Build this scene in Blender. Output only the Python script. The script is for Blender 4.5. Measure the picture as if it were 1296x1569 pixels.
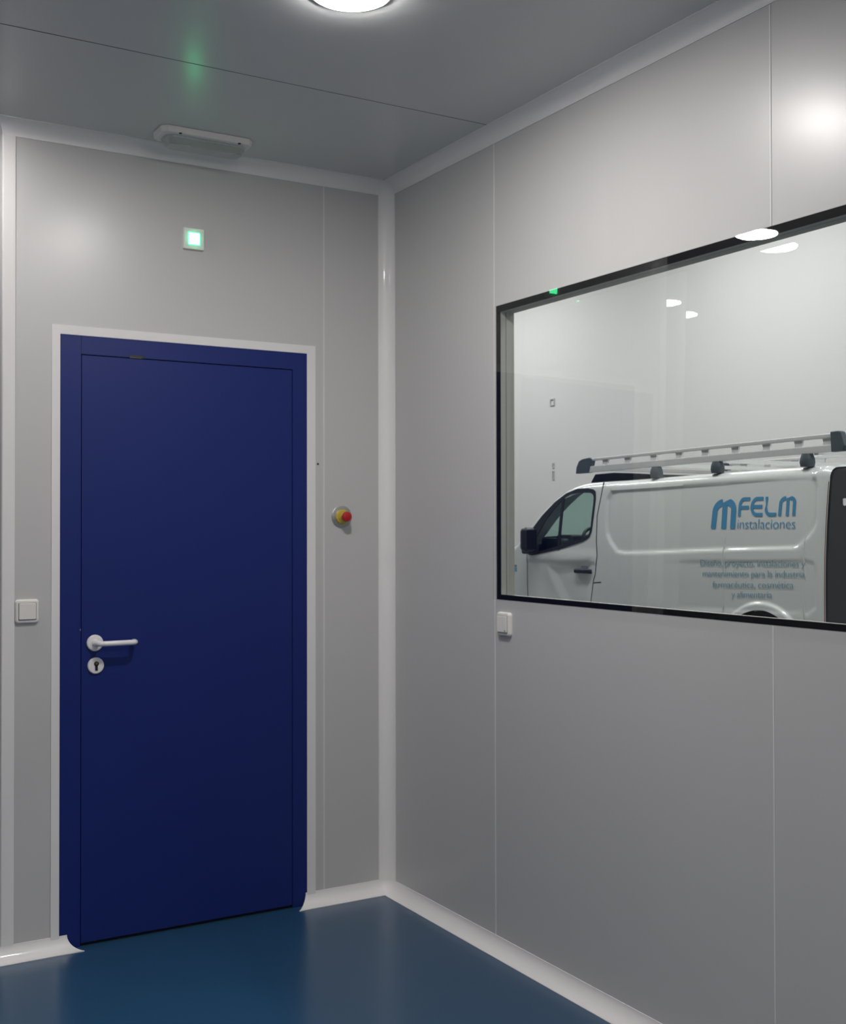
import bpy, math
import numpy as np
from mathutils import Vector, Matrix

# ------------------------------------------------------------------ scene, camera, light
for o in list(bpy.data.objects): bpy.data.objects.remove(o)
S = bpy.context.scene
C = S.collection
S.view_settings.view_transform = 'Standard'
S.view_settings.look = 'None'
S.view_settings.gamma = 1
S.view_settings.use_curve_mapping = False
S.view_settings.exposure = 0.12

YAW, PITCH, ROLL, FPX = math.radians(30.5203), math.radians(0.7154), math.radians(-0.098), 1784.28
fwd = Vector((math.sin(YAW)*math.cos(PITCH), math.cos(YAW)*math.cos(PITCH), math.sin(PITCH)))
rt = Vector((math.cos(YAW), -math.sin(YAW), 0)); up = rt.cross(fwd)
rt2 = rt*math.cos(ROLL)+up*math.sin(ROLL); up2 = up*math.cos(ROLL)-rt*math.sin(ROLL)
cd = bpy.data.cameras.new('camera'); cam = bpy.data.objects.new('camera', cd); C.objects.link(cam)
mw = Matrix((rt2, up2, -fwd)).transposed().to_4x4(); mw.translation = Vector((-2.306, -4.1838, 1.4853))
cam.matrix_world = mw
cd.sensor_fit = 'VERTICAL'; cd.sensor_height = 24.0; cd.lens = FPX/1569*24.0; cd.clip_start = .05
S.camera = cam

w = bpy.data.worlds.new('world'); S.world = w; w.use_nodes = True
w.node_tree.nodes['Background'].inputs[0].default_value = (.8, .85, .9, 1)
w.node_tree.nodes['Background'].inputs[1].default_value = .1

LAMP = 232.0          # emission of the round ceiling lamps
def area(name, loc, sx, sy, power, col=(1, 1, 1)):
    l = bpy.data.lights.new(name, 'AREA'); l.shape = 'RECTANGLE'; l.size = sx; l.size_y = sy; l.energy = power; l.color = col
    o = bpy.data.objects.new(name, l); C.objects.link(o); o.location = loc; return o
for i, (hx, hy) in enumerate(((3.0, -2.5), (3.0, 3.0), (3.0, 8.5), (6.6, 5.5), (6.6, 11.0), (6.6, -1.0))):
    area('hall_light', (hx, hy, 5.7), .6, 3.0, 114, (1, 1, 1))

H, RC = 2.892, .051      # room height, coving radius

# ------------------------------------------------------------------ materials
def mat(name, col, rough=.5, metal=0, coat=0, coatr=.1, spec=.5, emit=None, es=0, noise=0, nscale=30, bump=0, bscale=200):
    m = bpy.data.materials.new(name); m.use_nodes = True; nt = m.node_tree; b = nt.nodes['Principled BSDF']
    b.inputs['Base Color'].default_value = (*col, 1); b.inputs['Roughness'].default_value = rough
    b.inputs['Metallic'].default_value = metal; b.inputs['Coat Weight'].default_value = coat
    b.inputs['Coat Roughness'].default_value = coatr; b.inputs['Specular IOR Level'].default_value = spec
    if emit: b.inputs['Emission Color'].default_value = (*emit, 1); b.inputs['Emission Strength'].default_value = es
    tc = nt.nodes.new('ShaderNodeTexCoord')
    if noise:
        n = nt.nodes.new('ShaderNodeTexNoise'); n.inputs['Scale'].default_value = nscale; n.inputs['Detail'].default_value = 3
        nt.links.new(tc.outputs['Object'], n.inputs['Vector'])
        mr = nt.nodes.new('ShaderNodeMapRange'); mr.inputs[3].default_value = 1-noise; mr.inputs[4].default_value = 1+noise
        nt.links.new(n.outputs['Fac'], mr.inputs[0])
        mx = nt.nodes.new('ShaderNodeVectorMath'); mx.operation = 'SCALE'; mx.inputs[0].default_value = col
        nt.links.new(mr.outputs[0], mx.inputs['Scale']); nt.links.new(mx.outputs[0], b.inputs['Base Color'])
    if bump:
        n = nt.nodes.new('ShaderNodeTexNoise'); n.inputs['Scale'].default_value = bscale
        nt.links.new(tc.outputs['Object'], n.inputs['Vector'])
        bp = nt.nodes.new('ShaderNodeBump'); bp.inputs['Strength'].default_value = bump; bp.inputs['Distance'].default_value = .001
        nt.links.new(n.outputs['Fac'], bp.inputs['Height']); nt.links.new(bp.outputs[0], b.inputs['Normal'])
    return m

def clear_glass(name, tint=(1, 1, 1), gloss=1.0, rough=0.0):
    m = bpy.data.materials.new(name); m.use_nodes = True; nt = m.node_tree
    for n in list(nt.nodes): nt.nodes.remove(n)
    out = nt.nodes.new('ShaderNodeOutputMaterial'); mix = nt.nodes.new('ShaderNodeMixShader')
    t = nt.nodes.new('ShaderNodeBsdfTransparent'); t.inputs[0].default_value = (*tint, 1)
    g = nt.nodes.new('ShaderNodeBsdfGlossy'); g.inputs['Roughness'].default_value = rough
    f = nt.nodes.new('ShaderNodeFresnel')      # same reflectance from either face of the thin pane
    ge = nt.nodes.new('ShaderNodeNewGeometry'); io = nt.nodes.new('ShaderNodeMapRange')
    io.inputs[3].default_value = 1.5; io.inputs[4].default_value = 1/1.5
    nt.links.new(ge.outputs['Backfacing'], io.inputs[0]); nt.links.new(io.outputs[0], f.inputs[0])
    k = nt.nodes.new('ShaderNodeMath'); k.operation = 'MULTIPLY'; k.inputs[1].default_value = gloss; k.use_clamp = True
    nt.links.new(f.outputs[0], k.inputs[0]); nt.links.new(k.outputs[0], mix.inputs[0])
    nt.links.new(t.outputs[0], mix.inputs[1]); nt.links.new(g.outputs[0], mix.inputs[2]); nt.links.new(mix.outputs[0], out.inputs[0])
    return m

WALL = (.55, .544, .541)
M = dict(
    wall=mat('panel_lacquer', WALL, .40, spec=.45, coat=.28, coatr=.25, noise=.012, nscale=2),
    ceil=mat('ceiling_lacquer', (.60, .615, .615), .36, coat=.35, coatr=.2, noise=.012, nscale=2),
    trim=mat('white_pvc', (.84, .825, .82), .42, coat=.24, coatr=.05, spec=.35),
    trimmatt=mat('white_pvc_flat', (.78, .765, .76), .6, spec=.25),
    seam=mat('white_sealant', (.72, .71, .70), .4),
    cseam=mat('grey_sealant', (.20, .21, .22), .6),
    floor=mat('blue_vinyl', (.018, .070, .145), .30, coat=.25, coatr=.16, noise=.06, nscale=9, bump=.02, bscale=60),
    blue=mat('blue_laminate', (.0065, .020, .150), .48, spec=.3, noise=.02, nscale=3),
    black=mat('black', (.006, .006, .009), .35),
    gap=mat('gap_shadow', (.004, .004, .01), .8),
    frit=mat('black_border', (.004, .004, .006), .6, spec=.1),
    alu=mat('grey_aluminium', (.42, .43, .40), .45, metal=.3),
    plastic=mat('white_plastic', (.80, .77, .74), .35, coat=.2, coatr=.15),
    handle=mat('white_nylon', (.82, .80, .80), .3, coat=.3, coatr=.1),
    lampring=mat('lamp_ring', (.85, .85, .85), .4),
    lamp=mat('lamp_diffuser', (.9, .9, .9), .5, emit=(1, .965, .935), es=LAMP),
    lampdim=mat('lamp_diffuser_dimmed', (.9, .9, .9), .5, emit=(1, .965, .935), es=LAMP*.22),
    green=mat('green_light', (.3, .9, .7), .4, emit=(.12, 1, .50), es=7),
    greenhot=mat('green_light_centre', (.6, .9, .8), .4, emit=(.07, 1, .36), es=11),
    red=mat('red_plastic', (.45, .012, .015), .35),
    yellow=mat('yellow_plastic', (.55, .42, .06), .4),
    ring=mat('grey_metal', (.42, .42, .40), .35, metal=.8),
    brass=mat('brass', (.35, .2, .08), .4, metal=1),
    hallwall=mat('hall_wall_paint', (.66, .665, .66), .7),
    hallfloor=mat('hall_concrete', (.16, .17, .17), .55, noise=.15, nscale=4),
    paint=mat('white_van_paint', (.76, .80, .79), .28, coat=.9, coatr=.05),
    vblack=mat('van_black_plastic', (.016, .02, .026), .45),
    vgloss=mat('van_dark_gloss', (.010, .014, .018), .16, spec=.4, coat=.1, coatr=.05),
    rubber=mat('tyre_rubber', (.015, .015, .016), .8),
    rim=mat('steel_rim', (.4, .42, .43), .35, metal=.8),
    rack=mat('rack_aluminium', (.68, .69, .69), .42, metal=.1),
    rackcap=mat('rack_grey_plastic', (.06, .085, .105), .5),
    logo=mat('logo_blue', (.07, .30, .54), .4),
    text=mat('text_blue', (.20, .40, .52), .45),
    lens=None,
)
M['glass'] = clear_glass('window_glass', (.985, .985, .98), 1.15)
M['glassplain'] = clear_glass('window_glass_inner_face', (.99, .995, .99), 0.0)
M['vglass'] = clear_glass('van_tinted_glass', (.80, .90, .87), 1.1)
M['lens'] = clear_glass('frosted_clear_plastic', (.80, .82, .82), 2.5, .05)

# ------------------------------------------------------------------ helpers
def link(name, me, parent=None, m=None):
    o = bpy.data.objects.new(name, me); C.objects.link(o)
    if parent is not None: o.parent = parent
    if m is not None:
        for k in (m if isinstance(m, (list, tuple)) else [m]): me.materials.append(k)
    return o

class MB:
    def __init__(s): s.v = []; s.f = []; s.mi = []; s.sm = []
    def add(s, vs, fs, mi=0, smooth=False):
        b = len(s.v); s.v += [tuple(v) for v in vs]; s.f += [tuple(b+i for i in f) for f in fs]
        s.mi += [mi]*len(fs); s.sm += [smooth]*len(fs); return s
    def box(s, lo, hi, mi=0):
        x0, y0, z0 = lo; x1, y1, z1 = hi
        return s.add([(x0,y0,z0),(x1,y0,z0),(x1,y1,z0),(x0,y1,z0),(x0,y0,z1),(x1,y0,z1),(x1,y1,z1),(x0,y1,z1)],
              [(0,3,2,1),(4,5,6,7),(0,1,5,4),(1,2,6,5),(2,3,7,6),(3,0,4,7)], mi)
    def frame(s, ax, a0, a1, lo, hi, wd):
        # rectangular ring in the plane across axis ax ('x' or 'y'); lo/hi = (u,z); wd = widths (left,right,bottom,top)
        (u0, z0), (u1, z1) = lo, hi; l, r, b, t = wd
        for (p, q, e, g) in ((u0, u0+l, z0, z1), (u1-r, u1, z0, z1), (u0+l, u1-r, z0, z0+b), (u0+l, u1-r, z1-t, z1)):
            if q-p < 1e-6 or g-e < 1e-6: continue
            if ax == 'x': s.box((a0, p, e), (a1, q, g))
            else: s.box((p, a0, e), (q, a1, g))
        return s
    def lathe(s, prof, c, axis='z', n=40, mi=0):
        # prof list of (r, h) along axis
        vs = []; fs = []
        for (r, h) in prof:
            for k in range(n):
                t = 2*math.pi*k/n; a, b = r*math.cos(t), r*math.sin(t)
                vs.append((c[0]+a, c[1]+b, c[2]+h) if axis == 'z' else (c[0]+a, c[1]+h, c[2]+b) if axis == 'y' else (c[0]+h, c[1]+a, c[2]+b))
        for i in range(len(prof)-1):
            for k in range(n): fs.append((i*n+k, i*n+(k+1) % n, (i+1)*n+(k+1) % n, (i+1)*n+k))
        s.add(vs, fs, mi, True)
        if prof[0][0] > 1e-5: s.add(vs[:n], [tuple(range(n))], mi)
        if prof[-1][0] > 1e-5: s.add(vs[-n:], [tuple(range(n))[::-1]], mi)
        return s
    def tube(s, pts, r, n=14, mi=0):
        pts = [Vector(p) for p in pts]; rings = []; prev = None
        rr = r if isinstance(r, (list, tuple)) else [r]*len(pts)
        vs = []
        for i, p in enumerate(pts):
            d = (pts[min(i+1, len(pts)-1)]-pts[max(i-1, 0)]).normalized()
            a = prev if prev is not None else (Vector((0, 0, 1)) if abs(d.z) < .9 else Vector((1, 0, 0)))
            a = (a-d*a.dot(d)).normalized(); prev = a; b = d.cross(a)
            for k in range(n):
                t = 2*math.pi*k/n; vs.append(p+(a*math.cos(t)+b*math.sin(t))*rr[i])
        m_ = len(pts); fs = []
        for i in range(m_-1):
            for k in range(n): fs.append((i*n+k, i*n+(k+1) % n, (i+1)*n+(k+1) % n, (i+1)*n+k))
        s.add(vs, fs, mi, True)
        s.add(vs[:n], [tuple(range(n))[::-1]], mi); s.add(vs[-n:], [tuple(range(n))], mi)
        return s
    def prism(s, poly, f0, f1, mi=0):
        # poly: 2D points, f0/f1 map a 2D point to 3D at both ends
        n = len(poly); vs = [f0(p) for p in poly]+[f1(p) for p in poly]
        s.add(vs, [tuple(range(n))[::-1], tuple(range(n, 2*n))]+[(i, (i+1) % n, n+(i+1) % n, n+i) for i in range(n)], mi)
        return s
    def build(s, name, m, parent=None, bevel=0, seg=3, origin=None, smooth_ang=None):
        me = bpy.data.meshes.new(name)
        off = Vector(origin) if origin is not None else Vector((0, 0, 0))
        me.from_pydata([tuple(Vector(v)-off) for v in s.v], [], s.f)
        me.polygons.foreach_set('material_index', s.mi); me.polygons.foreach_set('use_smooth', s.sm)
        me.update()
        import bmesh
        bm = bmesh.new(); bm.from_mesh(me); bmesh.ops.remove_doubles(bm, verts=bm.verts, dist=1e-5)
        bmesh.ops.recalc_face_normals(bm, faces=bm.faces); bm.to_mesh(me); bm.free()
        if any(s.sm): me.set_sharp_from_angle(angle=math.radians(38))
        o = link(name, me, parent, m)
        if origin is not None: o.location = off - (Vector(parent['_o']) if parent is not None and '_o' in parent else Vector((0,0,0)))
        if bevel:
            b = o.modifiers.new('bevel', 'BEVEL'); b.width = bevel; b.segments = seg; b.limit_method = 'ANGLE'; b.angle_limit = math.radians(40)
            b.harden_normals = False
            for p in me.polygons: p.use_smooth = True
            nn = o.modifiers.new('wn', 'WEIGHTED_NORMAL'); nn.keep_sharp = True
        return o

def struct(o): o['kind'] = 'structure'; return o
def tag(o, label, cat, group=None):
    o['label'] = label; o['category'] = cat
    if group: o['group'] = group
    return o
def empty(name, loc):
    o = bpy.data.objects.new(name, None); C.objects.link(o); o.location = loc; o.empty_display_size = .05; return o
def reparent(o, root):
    # geometry was written in world coordinates: keep it where it is
    o.parent = root; o.matrix_parent_inverse = Matrix.Identity(4); o.location = o.location-root.location; return o
def part(mb, name, m, root, **k):
    return reparent(mb.build(name, m, None, **k), root)
def sub(mb, name, m, par, root, **k):
    o = mb.build(name, m, None, **k); o.parent = par
    return_off = root.location if root is not None else Vector((0, 0, 0))
    pl = par.location
    o.location = o.location - return_off - pl
    return o

# ------------------------------------------------------------------ room shell
XO = -1.519        # outer corner of the door wall
struct(MB().box((-4.3, -6.6, -.05), (0, 3.6, 0)).build('floor', M['floor']))
struct(MB().box((-4.3, -6.6, H), (.06, 3.6, H+.06)).build('ceiling', M['ceil']))
w1 = MB().box((XO, 0, 0), (-1.325, .06, H)).box((-.371, 0, 0), (0, .06, H)).box((-1.325, 0, 2.168), (-.371, .06, H))
struct(w1.build('wall_back', M['wall']))
WY0, WY1, WZ0, WZ1 = -3.35, -.783, 1.229, 2.262
w2 = MB().box((0, -6.6, 0), (.06, WY0, H)).box((0, WY1, 0), (.06, .06, H)).box((0, WY0, 0), (.06, WY1, WZ0)).box((0, WY0, WZ1), (.06, WY1, H))
struct(w2.build('wall_right', M['wall']))
struct(MB().box((XO, .06, 0), (XO+.06, 3.6, H)).build('wall_passage', M['wall']))
struct(MB().box((-4.36, -6.6, 0), (-4.3, 3.6, H)).build('wall_left', M['wall']))
struct(MB().box((-4.3, 3.6, 0), (XO+.06, 3.66, H)).build('wall_far', M['wall']))
struct(MB().box((-4.3, -6.66, 0), (.06, -6.6, H)).build('wall_front', M['wall']))
ntrim = [0]
def trim(mb, m, **k):
    ntrim[0] += 1; return struct(mb.build('trim_%d' % ntrim[0], m, **k))
# joints between the wall and ceiling panels
trim(MB().box((-.2990, -.0012, RC), (-.2945, .002, H-RC)), M['seam'])
for sy in (-.7715, -2.051, -3.33, -4.6):
    mb = MB()
    if WY0 < sy < WY1-.02 or sy > -1: zz = [(RC, WZ0-.001), (WZ1+.001, H-RC)] if sy < -1 else [(RC, H-RC)]
    else: zz = [(RC, H-RC)]
    for a, b in zz: mb.box((-.0012, sy-.0025, a), (.002, sy+.0025, b))
    trim(mb, M['seam'])
for cy_ in (-.80, -2.0, -3.2, -4.4):
    trim(MB().box((-4.3, cy_-.0018, H-.0008), (-RC, cy_+.0018, H+.002)), M['cseam'])

# ------------------------------------------------------------------ coving
def cove_profile(r=RC, n=14):
    pts = [(0, 0), (r, 0), (r, .0025)]
    for k in range(n+1):
        t = math.pi/2*k/n
        pts.append((r-(r-.0025)*math.sin(t) if k else r, r-(r-.0025)*math.cos(t)))
    pts.append((.0, r)) ; return pts
def cove(mb, P0, P1, n1, n2, s0=0, s1=0, m=0):
    # a = distance out along n1 (from the wall), b = along n2; s0/s1 = mitre factor on a
    P0, P1, n1, n2 = map(Vector, (P0, P1, n1, n2)); d = (P1-P0).normalized(); pr = cove_profile()
    vs = [P0+n1*a+n2*b+d*(s0*a) for a, b in pr]+[P1+n1*a+n2*b+d*(s1*a) for a, b in pr]; n = len(pr)
    arc = set(range(2, n-2))
    mb.add(vs, [tuple(range(n))[::-1], tuple(range(n, 2*n))], m)
    for i in range(n):
        mb.add([vs[i], vs[(i+1) % n], vs[n+(i+1) % n], vs[n+i]], [(0, 1, 2, 3)], m, i in arc)
    return mb
def ball(mb, P, n1, n2, n3, r=RC, n=10):
    P, n1, n2, n3 = map(Vector, (P, n1, n2, n3)); c = P+(n1+n2+n3)*r; rr = r-.0015
    def sp(i, j):
        a = math.pi/2*i/n; b = math.pi/2*j/n
        return c-(n1*math.cos(a)*math.cos(b)+n2*math.sin(a)*math.cos(b)+n3*math.sin(b))*rr
    vs = [sp(i, j) for j in range(n+1) for i in range(n+1)]
    mb.add(vs, [(j*(n+1)+i, j*(n+1)+i+1, (j+1)*(n+1)+i+1, (j+1)*(n+1)+i) for j in range(n) for i in range(n)], 0, True)
    return mb
X_, Y_, Z_ = Vector((1, 0, 0)), Vector((0, 1, 0)), Vector((0, 0, 1))
# ceiling
struct(cove(MB(), (XO, 0, H), (-RC, 0, H), -Y_, -Z_, -1, 0).build('trim_20', M['trim']))
struct(cove(MB(), (0, -RC, H), (0, -6.6, H), -X_, -Z_).build('trim_21', M['trim']))
struct(cove(MB(), (XO, 0, H), (XO, 3.6, H), -X_, -Z_, -1, 0).build('trim_22', M['trim']))
# upright corner
struct(cove(MB(), (0, 0, RC), (0, 0, H-RC), -X_, -Y_).build('trim_23', M['trim']))
# corner balls
struct(ball(MB(), (0, 0, 0), -X_, -Y_, Z_).build('trim_24', M['trim']))
struct(ball(MB(), (0, 0, H), -X_, -Y_, -Z_).build('trim_25', M['trim']))
# floor coving
struct(cove(MB(), (-.375, 0, 0), (-RC, 0, 0), -Y_, Z_, -1, 0).build('baseboard_back', M['trim']))
struct(cove(MB(), (XO, 0, 0), (-1.300, 0, 0), -Y_, Z_, -1, 1).build('baseboard_left', M['trim']))
struct(cove(MB(), (0, -RC, 0), (0, -6.6, 0), -X_, Z_).build('baseboard_right', M['trim']))
struct(cove(MB(), (XO, 0, 0), (XO, 3.6, 0), -X_, Z_, -1, 0).build('baseboard_passage', M['trim']))
# outer corner cover strip
def outer(z0, z1):
    pts = [(-1.478, 0), (-1.478, -.003), (-1.516, -.003)]
    for k in range(1, 7):
        t = math.pi/2*k/6; pts.append((-1.516-.006*math.sin(t), .003-.006*math.cos(t)))
    pts += [(-1.522, .051), (XO, .051), (XO, 0)]
    return MB().prism(pts, lambda p: (p[0], p[1], z0), lambda p: (p[0], p[1], z1))
ob = outer(RC-.001, H-RC+.001).build('trim_26', M['trimmatt'])
for p in ob.data.polygons: p.use_smooth = False
struct(ob)

# ------------------------------------------------------------------ window in the right wall
win = struct(empty('window_1', (0, -2.06, WZ0)))
B = .024; BB, BT = .018, .023
part(MB().frame('x', -.0002, .0022, (WY0, WZ0), (WY1, WZ1), (B, B, BB, BT)), 'black_border', M['frit'], win)
part(MB().frame('x', .0023, .024, (WY0, WZ0), (WY1, WZ1), (B, B, BB-.0045, BT)).frame('x', .0265, .0595, (WY0, WZ0), (WY1, WZ1), (B, B, BB-.0045, BT)), 'window_frame', M['alu'], win)
part(MB().frame('x', .024, .0265, (WY0, WZ0), (WY1, WZ1), (B-.002, B-.002, BB-.0065, BT-.002)), 'gasket', M['black'], win)
def pane(x0, x1, tilt, inset):
    y0, y1, z0, z1 = WY0+inset, WY1-inset, WZ0+inset*(BB/B), WZ1-inset
    mb = MB(); dz = (z1-z0)/2*math.tan(tilt)
    # bottom further out than the top by the tilt
    a, b = x0+dz, x0-dz; c, d = x1+dz, x1-dz
    v = [(a,y0,z0),(a,y1,z0),(b,y1,z1),(b,y0,z1),(c,y0,z0),(c,y1,z0),(d,y1,z1),(d,y0,z1)]
    mb.add(v, [(0, 1, 2, 3)], 0); mb.add(v, [(4, 7, 6, 5), (0, 4, 5, 1), (1, 5, 6, 2), (2, 6, 7, 3), (3, 7, 4, 0)], 1)
    return mb
part(pane(-.0125, -.0080, -.010, .0005), 'glass_pane', [M['glass'], M['glassplain']], win)
part(pane(.041, .045, -.021, B+.0005), 'glass_pane', [M['glass'], M['glassplain']], win)

# ------------------------------------------------------------------ blue door
door = struct(empty('door_1', (-.85, 0, 0)))
part(MB().frame('y', -.0035, .004, (-1.354, 0), (-.3345, 2.200), (.029, .0365, 0, .032)), 'door_trim', M['trimmatt'], door)
fr = part(MB().box((-1.325, -.001, 0), (-1.2515, .06, 2.168)).box((-.4320, -.001, 0), (-.371, .06, 2.168)).box((-1.2515, -.001, 2.102), (-.4320, .06, 2.168)),
     'door_frame', M['blue'], door)
sub(MB().box((-1.2520, -.0016, 2.102), (-1.2508, .0, 2.168)), 'joint', M['gap'], fr, door)
part(MB().box((-1.2515, .012, 0), (-.4320, .060, 2.102)), 'rebate', M['gap'], door)
leaf = part(MB().box((-1.2490, -.001, .012), (-.4345, .05, 2.0985)), 'door_leaf', M['blue'], door, bevel=.0008, seg=1)
# lever handle
hx, hz = -1.202, 1.072
hd = sub(MB().lathe([(0, -.001), (.029, -.001), (.029, -.008), (.026, -.011), (.013, -.012), (.0115, -.020)], (hx, 0, hz), 'y', 36), 'handle_rose', M['handle'], leaf, door)
pts = [(hx, -.010, hz), (hx, -.035, hz), (hx+.003, -.047, hz), (hx+.012, -.054, hz), (hx+.025, -.056, hz), (hx+.08, -.056, hz), (hx+.118, -.056, hz),
       (hx+.128, -.053, hz), (hx+.134, -.045, hz), (hx+.135, -.030, hz), (hx+.135, -.018, hz)]
sub(MB().tube(pts, [.0095]*10+[.0085], 18), 'handle_lever', M['handle'], leaf, door)
kz = .991
sub(MB().lathe([(0, -.001), (.029, -.001), (.029, -.007), (.0265, -.010), (0, -.0105)], (hx+.003, 0, kz), 'y', 36), 'keyhole_plate', M['handle'], leaf, door)
kb = MB().lathe([(0, -.0104), (.0085, -.0104), (.0085, -.0125), (0, -.0125)], (hx+.004, 0, kz+.007), 'y', 24).box((hx-.0005, -.0125, kz-.017), (hx+.0085, -.0104, kz+.004))
sub(kb, 'keyhole', M['black'], leaf, door)
sub(MB().lathe([(0, -.0126), (.0045, -.0126), (.0045, -.0135), (0, -.0135)], (hx+.004, 0, kz+.008), 'y', 16), 'lock_cylinder', M['brass'], leaf, door)
# slot with metal catch at the head of the leaf
ct = part(MB().box((-1.078, -.0022, 2.0995), (-1.024, .004, 2.1120)), 'latch_slot', M['black'], door, bevel=.002, seg=2)
sub(MB().box((-1.078, -.0045, 2.0995), (-1.034, -.0015, 2.1045)), 'latch_plate', mat('dull_metal', (.06, .06, .065), .5, metal=.5), ct, door)
part(MB().box((-1.2545, -.004, 1.118), (-1.2515, .0, 1.124)), 'strike_edge', M['ring'], door)

# ------------------------------------------------------------------ small fittings on the door wall
def rr_box(mb, c, w_, h_, d0, d1, r, ax='y', mi=0, taper=0.0, n=6):
    # rounded rectangle plate; d0 back, d1 front along -axis; taper shrinks the front
    def ring(w2_, h2_, rad):
        p = []
        for (sx, sz, a0) in ((1, 1, 0), (-1, 1, 90), (-1, -1, 180), (1, -1, 270)):
            for k in range(n+1):
                t = math.radians(a0+90*k/n)
                p.append((sx*(w2_/2-rad)+rad*math.cos(t), sz*(h2_/2-rad)+rad*math.sin(t)))
        return p
    rings = [(ring(w_, h_, r), d0), (ring(w_, h_, r), d0+(d1-d0)*.45), (ring(w_-taper, h_-taper, max(r-taper/3, .001)), d0+(d1-d0)*.85), (ring(w_-2*taper, h_-2*taper, max(r-taper/1.5, .001)), d1)]
    vs = []; m_ = 4*(n+1)
    for ps, d in rings:
        for a, b in ps:
            vs.append((c[0]+a, c[1]-d, c[2]+b) if ax == 'y' else (c[0]-d, c[1]+a, c[2]+b) if ax == 'x' else (c[0]+a, c[1]+b, c[2]-d))
    fs = [tuple(range(m_))[::-1], tuple(range(3*m_, 4*m_))]
    for i in range(3):
        for k in range(m_): fs.append((i*m_+k, i*m_+(k+1) % m_, (i+1)*m_+(k+1) % m_, (i+1)*m_+k))
    mb.add(vs, fs[:2], mi); mb.add(vs, fs[2:], mi, False); return mb

# green indicator light above the door
ex = tag(empty('indicator_light', (-.838, 0, 2.562)), 'small square white wall light glowing green, high above the blue door', 'indicator light')
part(rr_box(MB(), (-.838, 0, 2.562), .082, .082, 0, .012, .006, taper=.003), 'light_housing', M['plastic'], ex)
part(rr_box(MB(), (-.838, -.010, 2.562), .050, .052, 0, .0035, .003, taper=.001), 'light_surround', M['green'], ex)
bpy.data.materials['green_light'].node_tree.nodes['Principled BSDF'].inputs['Emission Strength'].default_value = .35
part(rr_box(MB(), (-.838, -.0125, 2.562), .041, .043, 0, .005, .003, taper=.001), 'light_window', M['greenhot'], ex)

# switch left of the door
def wall_switch(c, ax, label):
    s_ = tag(empty('light_switch', c), label, 'light switch')
    part(rr_box(MB(), c, .081, .083, 0, .013, .012, ax, taper=.005), 'switch_plate', M['plastic'], s_)
    f = (0, -.0125, 0) if ax == 'y' else (-.0125, 0, 0)
    cc = tuple(a+b for a, b in zip(c, f))
    part(rr_box(MB(), cc, .060, .060, 0, .0012, .002, ax), 'switch_gap', M['cseam'], s_)
    cc2 = tuple(a+b*1.0 for a, b in zip(cc, (0, 0, .0005)))
    part(rr_box(MB(), cc2, .057, .056, 0, .006, .003, ax, taper=.0012), 'switch_rocker', M['plastic'], s_)
    return s_
wall_switch((-1.437, 0, 1.1935), 'y', 'square white rocker light switch on the grey wall left of the blue door')
s2 = wall_switch((0, -.836, 1.1455), 'x', 'white rocker light switch on the right wall just below the window corner')
part(MB().lathe([(0, 0), (.003, 0), (.003, -.0006), (0, -.0006)], (-.0186, -.857, 1.1235), 'x', 12), 'switch_mark', M['cseam'], s2)

# emergency stop
es = tag(empty('emergency_stop_button', (-.2185, 0, 1.525)), 'red mushroom push button on a yellow collar, on the wall right of the door', 'push button')
def ly(prof, name, m): part(MB().lathe([(r, -h) for r, h in prof], (-.2185, 0, 1.525), 'y', 40), name, m, es)
ly([(0, 0), (.0445, 0), (.0445, .003), (.042, .0045), (0, .0045)], 'mounting_ring', M['ring'])
ly([(0, .0045), (.029, .0045), (.029, .012), (.026, .0150), (.0215, .0155), (.0215, .0205), (.0175, .021), (.0155, .030), (0, .030)], 'collar', M['yellow'])
ly([(0, .030), (.0125, .030), (.0125, .037), (.0175, .038), (.0195, .041), (.0195, .052), (.0175, .056), (.011, .0585), (0, .0592)], 'push_cap', M['red'])

# screw
sc = MB().lathe([(0, 0), (.0042, 0), (.0042, -.0012), (.003, -.002), (0, -.002)], (-.3225, 0, 1.734), 'y', 16).build('screw', M['black'])
tag(sc, 'tiny black screw head in the wall beside the white door trim', 'screw')

# ------------------------------------------------------------------ emergency luminaire on the ceiling
lc = Vector((-.862, -.178, H))
lum = tag(empty('emergency_luminaire', lc), 'rectangular white bulkhead light with clear cover on the ceiling above the door', 'ceiling light')
def oct_slab(mb, cx, cy, w_, d_, z0, z1, ch, tp=0, mi=0):
    def rg(w2, d2, c):
        a, b = w2/2, d2/2
        return [(cx-a+c, cy-b), (cx+a-c, cy-b), (cx+a, cy-b+c), (cx+a, cy+b-c), (cx+a-c, cy+b), (cx-a+c, cy+b), (cx-a, cy+b-c), (cx-a, cy-b+c)]
    A, B_ = rg(w_, d_, ch), rg(w_-tp, d_-tp, ch*.8)
    vs = [(x, y, z0) for x, y in A]+[(x, y, z1) for x, y in B_]
    mb.add(vs, [tuple(range(8)), tuple(range(8, 16))[::-1]]+[(i, (i+1) % 8, 8+(i+1) % 8, 8+i) for i in range(8)], mi); return mb
part(oct_slab(MB(), lc.x, lc.y, .345, .135, H, H-.022, .022, .01), 'housing', M['plastic'], lum, bevel=.003)
cv = part(oct_slab(MB(), lc.x+.004, lc.y+.004, .305, .100, H-.021, H-.052, .022, .03), 'clear_cover', M['lens'], lum, bevel=.004)
part(oct_slab(MB(), lc.x+.004, lc.y+.004, .285, .082, H-.021, H-.028, .016, .004), 'reflector', M['plastic'], lum)
for sx in (-.105, .115):
    part(MB().lathe([(0, 0), (.006, 0), (.005, -.003), (0, -.003)], (lc.x+sx, lc.y-.060, H-.021), 'z', 12), 'cover_screw', M['black'], lum)

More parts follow.
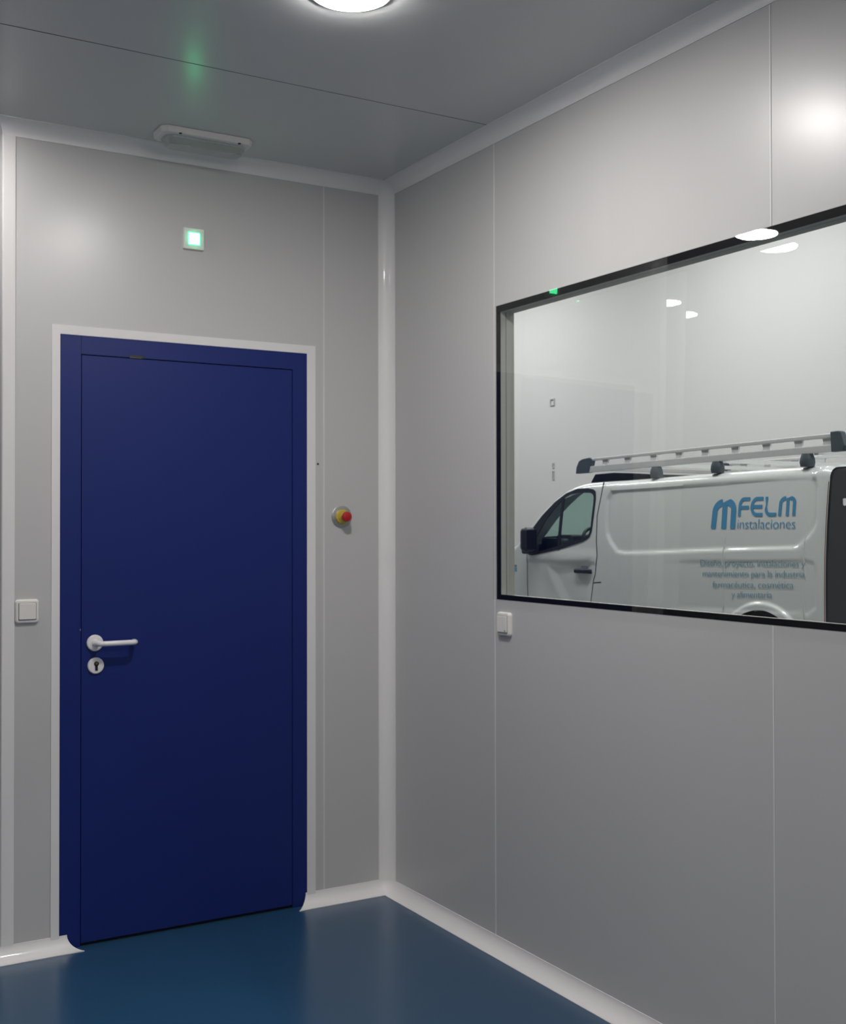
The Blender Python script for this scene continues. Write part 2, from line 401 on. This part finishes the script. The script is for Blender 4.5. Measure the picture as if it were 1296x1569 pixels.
# ------------------------------------------------------------------ round ceiling lamps
def lamp(c, m='lamp'):
    t = empty('ceiling_lamp', (c[0], c[1], H))
    part(MB().lathe([(.098, 0), (.098, -.001), (.106, -.001), (.108, .001), (.108, .004), (.098, .004)], (c[0], c[1], H-.004), 'z', 64), 'lamp_ring', M['lampring'], t)
    part(MB().lathe([(0, -.011), (.090, -.0105), (.0955, -.008), (.098, -.004), (.098, 0), (0, 0)], (c[0], c[1], H), 'z', 64), 'lamp_diffuser', M[m], t)
    return t
tag(lamp((-.919, -1.462)), 'bright round flat ceiling lamp at the top edge, cut by the frame', 'ceiling lamp')
LL = [((-1.805, -.294), 'round ceiling lamp mirrored as the brightest upper pair of ovals in the window glass'),
      ((-2.53, 1.13), 'round passage ceiling lamp mirrored as two small half ovals in the window glass'),
      ((-1.0, -4.6), 'unseen round fill lamp added in the right half of the room behind the viewer'),  # out of view, added as fill light for the room
      ((-3.2, -3.2), 'unseen round fill lamp added in the left half of the room beside the viewer')]  # also out of view, a second added fill lamp
for c, lb in LL: tag(lamp(c, 'lampdim' if c[1] > -1 else 'lamp'), lb, 'ceiling lamp')

# ------------------------------------------------------------------ hall outside the window
struct(MB().box((-6, -8, -.12), (8.5, 14, -.06)).build('floor_hall', M['hallfloor']))
struct(MB().box((8.5, -8, -.06), (8.6, 14, 6)).build('wall_hall', M['hallwall']))
struct(MB().box((-6, 14, -.06), (8.6, 14.1, 6)).build('wall_hall_end', M['hallwall']))
struct(MB().box((-6, -8.1, -.06), (8.6, -8, 6)).build('wall_hall_front', M['hallwall']))
struct(MB().box((-6.1, -8, -.06), (-6, 14, 6)).build('wall_hall_left', M['hallwall']))
struct(MB().box((-6, -8, 6), (8.6, 14, 6.1)).build('ceiling_hall', M['hallwall']))
p1 = MB().frame('x', 8.485, 8.5, (10.16, 3.34), (10.27, 3.45), (.018,)*4).build('wall_plate', mat('grey_outline', (.48, .49, .49), .6))
tag(p1, 'small square grey outline plate high on the white wall behind the van', 'wall plate')
p2 = MB().frame('x', 8.488, 8.5, (10.17, 2.20), (10.22, 2.34), (.014,)*4).frame('x', 8.488, 8.5, (10.17, 2.38), (10.22, 2.46), (.014,)*4).build('wall_label', mat('grey_label', (.46, .47, .48), .6))
tag(p2, 'thin vertical grey label strip on the white wall above the van front', 'label')
# ------------------------------------------------------------------ white van
VX0, VXC = 4.30, 5.278        # near side plane, centre line
van = tag(empty('van', (VXC, 3.7, -.06)), 'white panel van with blue lettering and roof rack, parked outside the window', 'van')
TOP = np.array([(1.46, 1.905), (1.511, 1.917), (2.01, 1.915), (2.548, 1.908), (3.306, 1.895), (3.727, 1.888), (3.949, 1.887), (4.134, 1.884), (4.274, 1.874), (4.386, 1.856), (4.509, 1.823),
 (4.65, 1.759), (4.791, 1.675), (4.915, 1.590), (5.014, 1.510), (5.134, 1.405), (5.22, 1.340), (5.316, 1.290), (5.5, 1.23), (5.75, 1.15), (5.95, 1.05), (6.08, .93), (6.16, .75), (6.19, .5)])
def ztop(y): return np.interp(y, TOP[:, 0], TOP[:, 1])
ARC, ARZ = 2.04, .455           # rear wheel
FRC, FRZ = 5.53, .435           # front wheel
def zbot(y):
    y = np.asarray(y, float); z = np.full_like(y, .24)
    for c, zc in ((ARC, ARZ), (FRC, FRZ)):
        d = .40**2-(y-c)**2
        z = np.where(d > 0, np.maximum(z, zc+np.sqrt(np.maximum(d, 0))), z)
    # rear lower corner rounds up
    z = np.maximum(z, np.where(y < 1.56, .24+.0*y, .24)); return z
def sdist(poly, Y, Z):
    # signed distance, positive inside
    P = np.array(poly, float); Q = np.roll(P, -1, 0); d = np.full(Y.shape, 1e9); ins = np.zeros(Y.shape, bool)
    for (a, b), (c, e) in zip(P, Q):
        ex_, ez = c-a, e-b; L = ex_*ex_+ez*ez+1e-12
        t = np.clip(((Y-a)*ex_+(Z-b)*ez)/L, 0, 1)
        d = np.minimum(d, np.hypot(Y-a-t*ex_, Z-b-t*ez))
        with np.errstate(divide='ignore', invalid='ignore'):
            cr = ((b > Z) != (e > Z)) & (Y < (c-a)*(Z-b)/(e-b if e != b else 1e-12)+a)
        ins ^= cr
    return np.where(ins, d, -d)
def sstep(x): x = np.clip(x, 0, 1); return x*x*(3-2*x)
PANEL = [(3.84, 1.795), (3.757, 1.806), (3.293, 1.812), (2.537, 1.830), (1.874, 1.846), (1.631, 1.848), (1.572, 1.826), (1.548, 1.769), (1.538, 1.512), (1.560, 1.456), (1.609, 1.405), (1.701, 1.333), (1.743, 1.322),
         (2.493, 1.296), (3.244, 1.262), (3.619, 1.250), (3.715, 1.262), (3.81, 1.345), (3.862, 1.418), (3.880, 1.522), (3.885, 1.724)]
GROOVE = [(3.2, 1.195), (2.15, 1.222), (1.62, 1.238), (1.549, 1.225), (1.525, 1.141), (1.53, .90), (1.60, .85), (3.2, .80)]
FOLD = [(4.72, 1.12), (4.66, 1.0), (4.593, .913), (4.473, .767), (4.35, .62), (4.10, .60), (4.05, .80), (4.02, 1.05), (4.05, 1.2), (4.4, 1.16)]
def side(Y, Z):
    Y = np.asarray(Y, float); Z = np.asarray(Z, float)
    x = VX0+np.where(Z > 1, .08*(Z-1)**2, 0)+np.where(Z < .75, .15*(.75-Z)**2, 0)
    x = x+np.where(Y > 5.0, .075*(Y-5.0)**2+.10*np.maximum(Y-5.7, 0)**2*4, 0)
    x = x+np.where(Y < 1.53, 3.5*(1.53-Y)**2, 0)
    x = x+.020*sstep((sdist(PANEL, Y, Z)+.012)/.036)
    x = x+.007*sstep((sdist(GROOVE, Y, Z)+.01)/.03)*sstep((3.2-Y)/.6)
    x = x+.020*sstep((sdist(FOLD, Y, Z)+.02)/.14)
    x = x-.010*sstep((Z-1.13)/.05)*sstep((1.30-Z)/.1)*sstep((Y-3.98)/.03)*sstep((5.1-Y)/.1)
    for c, zc in ((ARC, ARZ), (FRC, FRZ)):
        r = np.hypot(Y-c, Z-zc); x = x-.022*sstep((.47-r)/.03)*sstep((r-.2)/.1)
    return x
WIN = [(4.045, 1.798), (4.086, 1.820), (4.172, 1.831), (4.314, 1.830), (4.474, 1.792), (4.642, 1.710), (4.812, 1.594), (4.937, 1.488), (5.046, 1.387), (5.061, 1.286), (5.003, 1.211), (4.938, 1.206),
       (4.499, 1.275), (4.183, 1.345), (4.091, 1.382), (4.059, 1.446), (4.044, 1.581), (4.035, 1.728)]
GLASS = [(4.477, 1.760), (4.402, 1.784), (4.259, 1.792), (4.10, 1.788), (4.066, 1.76), (4.062, 1.698), (4.079, 1.464), (4.103, 1.405), (4.185, 1.369), (4.56, 1.300), (4.86, 1.24), (4.90, 1.26), (4.90, 1.38),
         (4.835, 1.451), (4.773, 1.530), (4.652, 1.640), (4.53, 1.728)]
HOLE = [(4.487, 1.768), (4.402, 1.796), (4.259, 1.806), (4.10, 1.802), (4.054, 1.77), (4.050, 1.698), (4.066, 1.46), (4.098, 1.395), (4.185, 1.357), (4.56, 1.288), (4.86, 1.228), (4.93, 1.25), (4.93, 1.39),
        (4.85, 1.465), (4.785, 1.545), (4.662, 1.655), (4.54, 1.745)]
ys = np.concatenate([np.arange(1.46, 5.40, .0125), np.arange(5.40, 6.19, .03), [6.19]]); NV = 112
YY = np.repeat(ys[:, None], NV, 1)
RF = .085
def half(mirror):
    zt, zb = ztop(ys), zbot(ys); rf = np.full_like(ys, RF)
    rf = np.where(ys > 5.95, .03, rf)
    t = np.linspace(0, 1, NV)[None, :]
    ZZ = zb[:, None]+(zt-rf-zb)[:, None]*t
    XX = side(YY, ZZ)
    cols = [np.stack([XX, YY, ZZ], -1)]
    xe, ze = XX[:, -1], ZZ[:, -1]
    arc = []
    for k in range(1, 7):
        a = math.pi/2*k/6
        arc.append(np.stack([xe+rf*(1-math.cos(a)), ys, ze+rf*math.sin(a)], -1))
    nr = 8
    for k in range(1, nr+1):
        u = k/nr; xx = (xe+rf)*(1-u)+VXC*u; arc.append(np.stack([xx, ys, zt+.035*math.sin(u*math.pi/2)], -1))
    P = np.concatenate([cols[0], np.stack(arc, 1)], 1)
    if mirror: P = P.copy(); P[..., 0] = 2*VXC-P[..., 0]
    return P
def van_half(mirror):
    P = half(mirror); n, m_ = P.shape[:2]
    cy_, cz_ = (P[:-1, :-1, 1]+P[1:, 1:, 1])/2, (P[:-1, :-1, 2]+P[1:, 1:, 2])/2
    keep = np.ones((n-1, m_-1), bool)
    sd = sdist(HOLE, cy_, cz_); keep[:, :NV-1] &= ~(sd[:, :NV-1] > 0)
    ws = np.zeros((n-1, m_-1), bool)
    ws[:, NV+7:] = (cy_[:, NV+7:] > 4.42) & (cy_[:, NV+7:] < 5.18)
    out = []
    for mask in (keep & ~ws, ws):
        idx = np.argwhere(mask); used = {}; vs = []; fs = []
        for i, j in idx:
            f = []
            for a, b in ((i, j), (i+1, j), (i+1, j+1), (i, j+1)):
                k = a*m_+b
                if k not in used: used[k] = len(vs); vs.append(tuple(P[a, b]))
                f.append(used[k])
            fs.append(tuple(f) if not mirror else tuple(f[::-1]))
        out.append((vs, fs))
    return out
(na, nw), (fa, fw) = van_half(False), van_half(True)
mb = MB(); mb.add(na[0], na[1], 0, True); mb.add(fa[0], fa[1], 0, True)
body = part(mb, 'van_body', M['paint'], van)
mb = MB(); mb.add(nw[0], nw[1], 0, True); mb.add(fw[0], fw[1], 0, True)
part(mb, 'windscreen', M['vglass'], van)
# rear doors: dark glazed surface following the end profile, with a white header above
PR = [tuple(p) for p in half(False)[0]]; PL = [tuple(p) for p in half(True)[0]][::-1]
loop = PR+PL[1:]
ctr = Vector((VXC, 0, 1.15))
rear = MB().prism([(p[0], p[2]) for p in loop[::2]], lambda p: (VXC+(p[0]-VXC)*.9985, 1.4615, 1.1+(p[1]-1.1)*.992), lambda p: (VXC+(p[0]-VXC)*.993, 1.445, 1.1+(p[1]-1.1)*.984))
rd = part(rear, 'rear_door', M['vgloss'], van)
sub(rr_box(MB(), (4.532, 1.445, 1.655), .10, .052, 0, .006, .01), 'rear_plate', M['paint'], rd, van)
sub(MB().box((VXC-.004, 1.441, .35), (VXC+.004, 1.4455, 1.86)), 'door_gap', M['gap'], rd, van)
part(MB().box((4.36, 1.36, .28), (6.20, 1.46, .52)), 'rear_bumper', M['vblack'], van, bevel=.03, seg=4)

def ribbon(points, wd, off=.0012, closed=False, res=.02, far=False):
    # strip lying on the side of the body, with a little thickness
    P = [np.array(p, float) for p in points]
    if closed: P.append(P[0])
    Q = [P[0]]
    for a, b in zip(P[:-1], P[1:]):
        n = max(1, int(np.hypot(*(b-a))/res))
        for k in range(1, n+1): Q.append(a+(b-a)*k/n)
    Q = np.array(Q); T = np.gradient(Q, axis=0); T /= np.hypot(T[:, 0], T[:, 1])[:, None]+1e-9; N_ = np.stack([-T[:, 1], T[:, 0]], -1)
    A, B_ = Q+N_*wd/2, Q-N_*wd/2; mb = MB(); vs = []
    def pt(q, o):
        x = float(side(q[0], q[1]))+o; return ((2*VXC-x) if far else x, float(q[0]), float(q[1]))
    for a, b in zip(A, B_): vs += [pt(a, -off), pt(b, -off), pt(a, .004), pt(b, .004)]
    fs = []
    for i in range(len(Q)-1):
        k = 4*i; fs += [(k, k+1, k+5, k+4), (k+2, k+6, k+7, k+3), (k, k+4, k+6, k+2), (k+1, k+3, k+7, k+5)]
    k = 4*(len(Q)-1); fs += [(0, 2, 3, 1), (k, k+1, k+3, k+2)]
    return mb.add(vs, fs)
def surf_patch(mb, rings, off, mi=0, far=False, thick=.004):
    # stitches consecutive equal-length rings lying on the side surface
    n = len(rings[0]); vs = []
    for r_ in rings:
        for y, z in r_:
            x = float(side(y, z))-off; vs.append(((2*VXC-x) if far else x, y, z))
    for r_ in rings:
        for y, z in r_:
            x = float(side(y, z))+thick; vs.append(((2*VXC-x) if far else x, y, z))
    m_ = len(rings); fs = []
    for i in range(m_-1):
        for k in range(n):
            a, b, c, d = i*n+k, i*n+(k+1) % n, (i+1)*n+(k+1) % n, (i+1)*n+k
            fs += [(a, b, c, d), (a+m_*n, d+m_*n, c+m_*n, b+m_*n)]
    for k in range(n): fs += [(k, k+m_*n, (k+1) % n+m_*n, (k+1) % n), ((m_-1)*n+k, (m_-1)*n+(k+1) % n, (2*m_-1)*n+(k+1) % n, (2*m_-1)*n+k)]
    return mb.add(vs, fs, mi)
def resample(poly, n):
    P = np.array(poly+[poly[0]], float); d = np.r_[0, np.cumsum(np.hypot(*(np.diff(P, axis=0).T)))]
    t = np.linspace(0, d[-1], n, endpoint=False); return np.stack([np.interp(t, d, P[:, 0]), np.interp(t, d, P[:, 1])], -1)
def window_ring(outer_, inner_, n=96):
    # match by angle about the centre so both rings run together
    c = np.array([4.5, 1.5]); out = []
    for poly in (outer_, inner_):
        R_ = resample(poly, 600); a = np.arctan2(R_[:, 1]-c[1], R_[:, 0]-c[0]); rr = np.hypot(R_[:, 0]-c[0], R_[:, 1]-c[1]); o_ = np.argsort(a)
        aa, r2 = a[o_], rr[o_]; t = np.linspace(-math.pi, math.pi, n, endpoint=False)
        r3 = np.interp(t, aa, r2, period=2*math.pi); out.append([(c[0]+r*math.cos(q), c[1]+r*math.sin(q)) for r, q in zip(r3, t)])
    return out
o_, i_ = window_ring(WIN, GLASS)
for far in (False, True):
    wn = 'side_window'
    wf = part(surf_patch(MB(), [o_, i_], .005, 0, far), wn, M['vblack'], van)
    gl = []
    g = MB()
    gp = resample(GLASS, 60)
    f = (lambda p, o: ((2*VXC-(float(side(p[0], p[1]))+o)) if far else float(side(p[0], p[1]))+o, float(p[0]), float(p[1])))
    g.prism([tuple(p) for p in gp], lambda p: f(p, .000), lambda p: f(p, .003))
    sub(g, 'window_glass', M['vglass'], wf, van)
    sub(ribbon([(4.512, 1.765), (4.540, 1.265)], .034, .006, far=far), 'window_divider', M['vblack'], wf, van)
# fronts and door joints
door_ = part(ribbon([(3.949, 1.876), (3.965, 1.755), (3.998, 1.581), (3.990, 1.347), (3.974, 1.231), (3.996, 1.056), (4.023, .997), (4.061, .82), (4.07, .45)], .010), 'door_gap', M['rubber'], van)
part(ribbon([(5.033, 1.215), (5.030, .9), (5.0, .45)], .008), 'door_gap', M['rubber'], van)
part(ribbon([(4.023, .979), (3.915, .989)], .008), 'door_gap', M['rubber'], van)
part(ribbon([(1.466, 1.80), (1.466, 1.6), (1.466, 1.2), (1.466, .8)], .005, .001), 'rear_edge_strip', mat('red_brown_edge', (.20, .07, .06), .5), van)
# handle
def vbox(y0, y1, z0, z1, out, bev, name, m, inn=.01, par=None):
    ym, zm = (y0+y1)/2, (z0+z1)/2; x = float(side(ym, zm))
    mb = MB().box((x-out, y0, z0), (x+inn, y1, z1))
    return part(mb, name, m, van, bevel=bev, seg=4) if par is None else sub(mb, name, m, par, van, bevel=bev, seg=4)
hd_ = vbox(4.052, 4.296, 1.058, 1.098, .035, .013, 'door_handle', M['vblack'])
vbox(4.120, 4.215, 1.085, 1.128, .006, .012, 'handle_cup', mat('handle_cup_grey', (.22, .25, .28), .4), par=hd_)
# mirror
mr_ = part(MB().box((4.11, 4.800, 1.245), (4.255, 4.910, 1.475)), 'wing_mirror', M['vblack'], van, bevel=.045, seg=5)
sub(MB().box((4.20, 4.86, 1.22), (4.325, 5.0, 1.32)), 'mirror_arm', M['vblack'], mr_, van, bevel=.02, seg=3)
sub(MB().box((4.125, 4.797, 1.27), (4.24, 4.803, 1.45)), 'mirror_glass', M['vgloss'], mr_, van)
# cabin
part(MB().box((4.42, 3.86, .3), (6.13, 3.89, 1.80)), 'bulkhead', M['vblack'], van)  # unseen partition, added to keep the van body light-tight
dash = part(MB().box((4.38, 4.62, .7), (6.17, 5.15, 1.37)), 'dashboard', M['vblack'], van, bevel=.05, seg=4)
sub(MB().box((4.5, 4.60, 1.30), (4.95, 4.85, 1.405)), 'instrument_hood', M['vblack'], dash, van, bevel=.03, seg=4)
for q in ((4.45, 4.95), (5.1, 5.55), (5.58, 6.05)):
    part(MB().box((q[0], 3.90, .7), (q[1], 4.32, .95)).box((q[0], 3.90, .95), (q[1], 4.02, 1.38)), 'seat', M['vblack'], van, bevel=.04, seg=3)
# steering wheel: a tilted ring with hub
c = Vector((4.72, 4.43, 1.315)); n_ = Vector((0, -.80, .60)); u_ = Vector((1, 0, 0)); v_ = n_.cross(u_)
sw = part(MB().tube([c+u_*.19*math.cos(t)+v_*.19*math.sin(t) for t in np.linspace(0, 2*math.pi, 37)], .017, 10), 'steering_wheel', M['vblack'], van)
mb = MB()
for a in (90, 210, 330): mb.tube([c-n_*.03, c+(u_*math.cos(math.radians(a))+v_*math.sin(math.radians(a)))*.185], .014, 8)
mb.tube([c-n_*.07, c+n_*.01], .055, 16); mb.tube([c-n_*.30, c-n_*.05], .03, 10)
sub(mb, 'wheel_hub', M['vblack'], sw, van)
# wheels, wheel houses, sills
for yy, zz in ((ARC, .36), (FRC, .36)):
    for xx, sg in ((4.33, 1), (2*VXC-4.33, -1)):
        wh = part(MB().lathe([(.19, 0), (.30, -.0), (.335, .02*sg), (.345, .05*sg), (.345, .17*sg), (.335, .20*sg), (.19, .21*sg)], (xx, yy, zz-.06), 'x', 48), 'wheel', M['rubber'], van)
        sub(MB().lathe([(0, .03*sg), (.06, .025*sg), (.09, .05*sg), (.17, .05*sg), (.20, .01*sg), (.20, .2*sg), (0, .2*sg)], (xx, yy, zz-.06), 'x', 40), 'rim', M['rim'], wh, van)
    part(MB().tube([(4.335, yy, zz+.085), (4.75, yy, zz+.085)], .405, 40), 'wheel_house', M['gap'], van)
    part(MB().tube([(5.81, yy, zz+.085), (6.22, yy, zz+.085)], .405, 40), 'wheel_house', M['gap'], van)
part(MB().box((4.38, 1.5, .22), (6.17, 6.0, .26)), 'underbody', M['vblack'], van)
part(MB().box((4.55, 6.05, .25), (6.0, 6.22, .62)), 'front_bumper', M['vblack'], van, bevel=.06, seg=4)
# roof rack
def seg(y0, y1, za0, za1, zb0, zb1, x0, x1, mb):
    # quad prism from y0 to y1
    v = [(x0, y0, za0), (x1, y0, za0), (x1, y1, zb0), (x0, y1, zb0), (x0, y0, za1), (x1, y0, za1), (x1, y1, zb1), (x0, y1, zb1)]
    return mb.add(v, [(0, 3, 2, 1), (4, 5, 6, 7), (0, 1, 5, 4), (1, 2, 6, 5), (2, 3, 7, 6), (3, 0, 4, 7)])
rk = empty('roof_rack', van.location); rk.parent = van; rk.location = (0, 0, 0)
for yb, zb_ in ((1.64, 2.015), (2.60, 2.005), (3.30, 2.0), (4.02, 2.0)):
    o = MB().box((4.44, yb-.02, zb_-.015), (6.116, yb+.02, zb_+.015)).build('cross_bar', M['rack']); o.parent = rk; o.location = -van.location
for xr in (4.42, 2*VXC-4.42):
    def ln(y): return (y-4.204)/(1.462-4.204)
    a, b = xr-.018, xr+.018
    sub(seg(4.22, 1.45, 2.080, 2.104, 2.112, 2.145, a, b, MB()), 'upper_rail', M['rack'], rk, van, bevel=.006, seg=3)
    sub(seg(4.25, 1.45, 1.977, 2.032, 2.013, 2.063, a-.004, b+.004, MB()), 'lower_rail', M['rack'], rk, van, bevel=.003, seg=2)
    for yp in (3.99, 3.688, 3.351, 3.04, 2.739, 2.411, 2.09, 1.781, 1.52):
        t = ln(yp); w_ = .030; mb = MB(); zl, zu = 2.028+.030*t, 2.084+.030*t; k = len(mb.v)
        poly = [(-.042, zl), (.042, zl), (.032, (zl+zu)/2), (.042, zu), (-.042, zu), (-.032, (zl+zu)/2)]
        mb.prism(poly, lambda p: (xr-.008, yp+p[0], p[1]), lambda p: (xr+.008, yp+p[0], p[1]))
        sub(mb, 'rail_post', M['rack'], rk, van)
    f_ = [(4.395, 1.972), (4.20, 1.974), (4.16, 2.098), (4.19, 2.112), (4.30, 2.104), (4.350, 2.085), (4.385, 2.03)]
    sub(MB().prism(f_, lambda p: (xr-.026, *p), lambda p: (xr+.026, *p)), 'rail_end_cap', M['rackcap'], rk, van, bevel=.006, seg=2)
    r_ = [(1.470, 2.010), (1.375, 2.012), (1.352, 2.05), (1.385, 2.150), (1.41, 2.158), (1.478, 2.156)]
    sub(MB().prism(r_, lambda p: (xr-.026, *p), lambda p: (xr+.026, *p)), 'rail_end_cap', M['rackcap'], rk, van, bevel=.006, seg=2)
    for yf in (3.32, 2.606, 1.704):
        zb_ = float(ztop(yf)); t = ln(yf)
        sub(MB().tube([(xr, yf, zb_+.0), (xr, yf, zb_+.03), (xr, yf, zb_+.06), (xr, yf, 1.979+.036*t)], [.050, .056, .052, .040], 20), 'rack_foot', M['rackcap'], rk, van)
wd_ = [(4.271, 1.885), (4.205, 1.962), (3.95, 1.966), (3.706, 1.952), (3.37, 1.926), (3.36, 1.885)]
part(MB().prism(wd_, lambda p: (4.47, *p), lambda p: (6.08, *p)), 'wind_deflector', M['vgloss'], van, bevel=.006, seg=2)
# fender sticker
part(ribbon([(5.235, 1.040), (5.235, 1.082)], .046, .001), 'fender_sticker', mat('sticker_blue', (.18, .42, .58), .5), van)
part(ribbon([(5.235, 1.086), (5.235, 1.108)], .036, .001), 'fender_badge', mat('sticker_grey', (.2, .26, .26), .5), van)

# lettering, laid on the body side
def put(mesh_pts, faces, name, m, y0, y1, zb0, zb1, zt0, zt1):
    # unit (u,v) -> side of the van; u: y0->y1, v: bottom -> top
    vs = []
    for u, v, d in mesh_pts:
        y = y0+(y1-y0)*u; zb = zb0+(zb1-zb0)*u; zt = zt0+(zt1-zt0)*u; z = zb+(zt-zb)*v
        vs.append((float(side(y, z))-.0030-(.0008 if d > 0 else 0), y, z))
    return part(MB().add(vs, faces), name, m, van)
def stroke(mb, pts, wd, ru=1.0, n=1):
    # thick flat stroke; ru = aspect (width/height of the box) so the stroke keeps its width
    P = np.array(pts, float)*[ru, 1]; T = np.gradient(P, axis=0)
    D = np.diff(P, axis=0); D /= np.hypot(D[:, 0], D[:, 1])[:, None]
    T = np.vstack([D[:1], (D[:-1]+D[1:])/2, D[-1:]]); L = np.hypot(T[:, 0], T[:, 1]); T /= L[:, None]; N_ = np.stack([-T[:, 1], T[:, 0]], -1)
    k = (wd/2/np.clip(L, .5, 1))[:, None]; A, B_ = (P+N_*k)/[ru, 1], (P-N_*k)/[ru, 1]; vs = []
    for a, b in zip(A, B_): vs += [(a[0], a[1], 1), (b[0], b[1], 1), (a[0], a[1], 0), (b[0], b[1], 0)]
    fs = []
    for i in range(len(P)-1):
        q = 4*i; fs += [(q, q+4, q+5, q+1), (q+2, q+3, q+7, q+6), (q, q+2, q+6, q+4), (q+1, q+5, q+7, q+3)]
    q = 4*(len(P)-1); fs += [(0, 1, 3, 2), (q, q+2, q+3, q+1)]
    mb.add(vs, fs)
def arcp(cx, cy_, rx, ry, a0, a1, n=10):
    return [(cx+rx*math.cos(math.radians(a0+(a1-a0)*k/n)), cy_+ry*math.sin(math.radians(a0+(a1-a0)*k/n))) for k in range(n+1)]
def glyph_m(ru, wd, big):
    mb = MB(); h = wd/2; hu = h/ru
    l = .5; tl = 1-h
    ry = .34 if big else .28
    # left leg sweeping into a flat top, right shoulder tighter
    stroke(mb, [(hu*.9, 0), (hu*1.2, tl-ry-.06)]+arcp(hu*1.2+.30, tl-ry, .30, ry, 180, 90)+[(.70, tl)]+arcp(1-hu-.22, tl-ry*.75, .22, ry*.75, 90, 0)+[(1-hu, 0)], wd, ru)
    stroke(mb, [(.53, 0), (.53, tl)], wd, ru)
    return mb
g = glyph_m((2.60-2.335)/.23, .235, True); put(g.v, g.f, 'logo_mark', M['logo'], 2.595, 2.338, 1.465, 1.465, 1.694, 1.697)
def L(u0, u1, g, name='logo_letter'):
    Y0, Y1 = 2.315, 1.752
    y0, y1 = Y0+(Y1-Y0)*u0, Y0+(Y1-Y0)*u1
    put(g.v, g.f, name, M['logo'], y0, y1, 1.560, 1.560, 1.705, 1.704)
W_ = .18
def asp(u0, u1): return .563*(u1-u0)/.145
a_ = asp(0, .205); g = MB(); hu = W_/2/a_
stroke(g, [(hu, 0), (hu, .50)]+arcp(hu+.34, .52, .34, .40, 180, 90)+[(1, .92)], W_, a_); stroke(g, [(hu, .47), (.93, .47)], W_, a_); L(0, .205, g)
a_ = asp(.22, .44); g = MB(); hu = W_/2/a_
stroke(g, [(1, .92), (.55, .92)]+arcp(.52, .5, .52-hu, .42, 90, 270, 14)+[(.55, .08), (1, .08)], W_, a_); stroke(g, [(hu, .5), (.95, .5)], W_, a_); L(.22, .44, g)
a_ = asp(.475, .68); g = MB(); hu = W_/2/a_
stroke(g, [(hu, 1), (hu, .40)]+arcp(hu+.32, .40, .32, .32, 180, 270)+[(1, .08)], W_, a_); L(.475, .68, g)
g = glyph_m(asp(.715, 1), .19, False); L(.715, 1, g)

fonts = {}
def text(body_, name, m, y0, y1, zb0, zb1, zt0, zt1, thin=-.010):
    cu = bpy.data.curves.new(name, 'FONT'); cu.body = body_; cu.size = 1; cu.extrude = .002; cu.offset = thin; cu.resolution_u = 3; cu.space_character = .95
    o = bpy.data.objects.new(name, cu); C.objects.link(o); dg = bpy.context.evaluated_depsgraph_get()
    me = bpy.data.meshes.new_from_object(o.evaluated_get(dg)); bpy.data.objects.remove(o)
    v = np.array([q.co[:] for q in me.vertices]); f = [tuple(p.vertices) for p in me.polygons]
    x0, x1 = v[:, 0].min(), v[:, 0].max(); cap = .73   # ascender height of the built-in font
    pts_ = [((a-x0)/(x1-x0), b/cap, 1 if c_ > 0 else 0) for a, b, c_ in v]
    r_ = put(pts_, f, name, m, y0, y1, zb0, zb1, zt0, zt1); bpy.data.meshes.remove(me); return r_
text('instalaciones', 'logo_wordmark', M['logo'], 2.314, 1.746, 1.464, 1.466, 1.546, 1.546, -.016)
text('Diseño, proyecto, instalaciones y', 'slogan_line', M['text'], 2.682, 1.631, 1.168, 1.189, 1.222, 1.241)
text('mantenimiento para la industria', 'slogan_line', M['text'], 2.658, 1.636, 1.086, 1.114, 1.139, 1.168)
text('farmacéutica, cosmética', 'slogan_line', M['text'], 2.551, 1.737, 1.002, 1.030, 1.056, 1.087)
text('y alimentaria', 'slogan_line', M['text'], 2.349, 1.942, .935, .950, .988, 1.005)
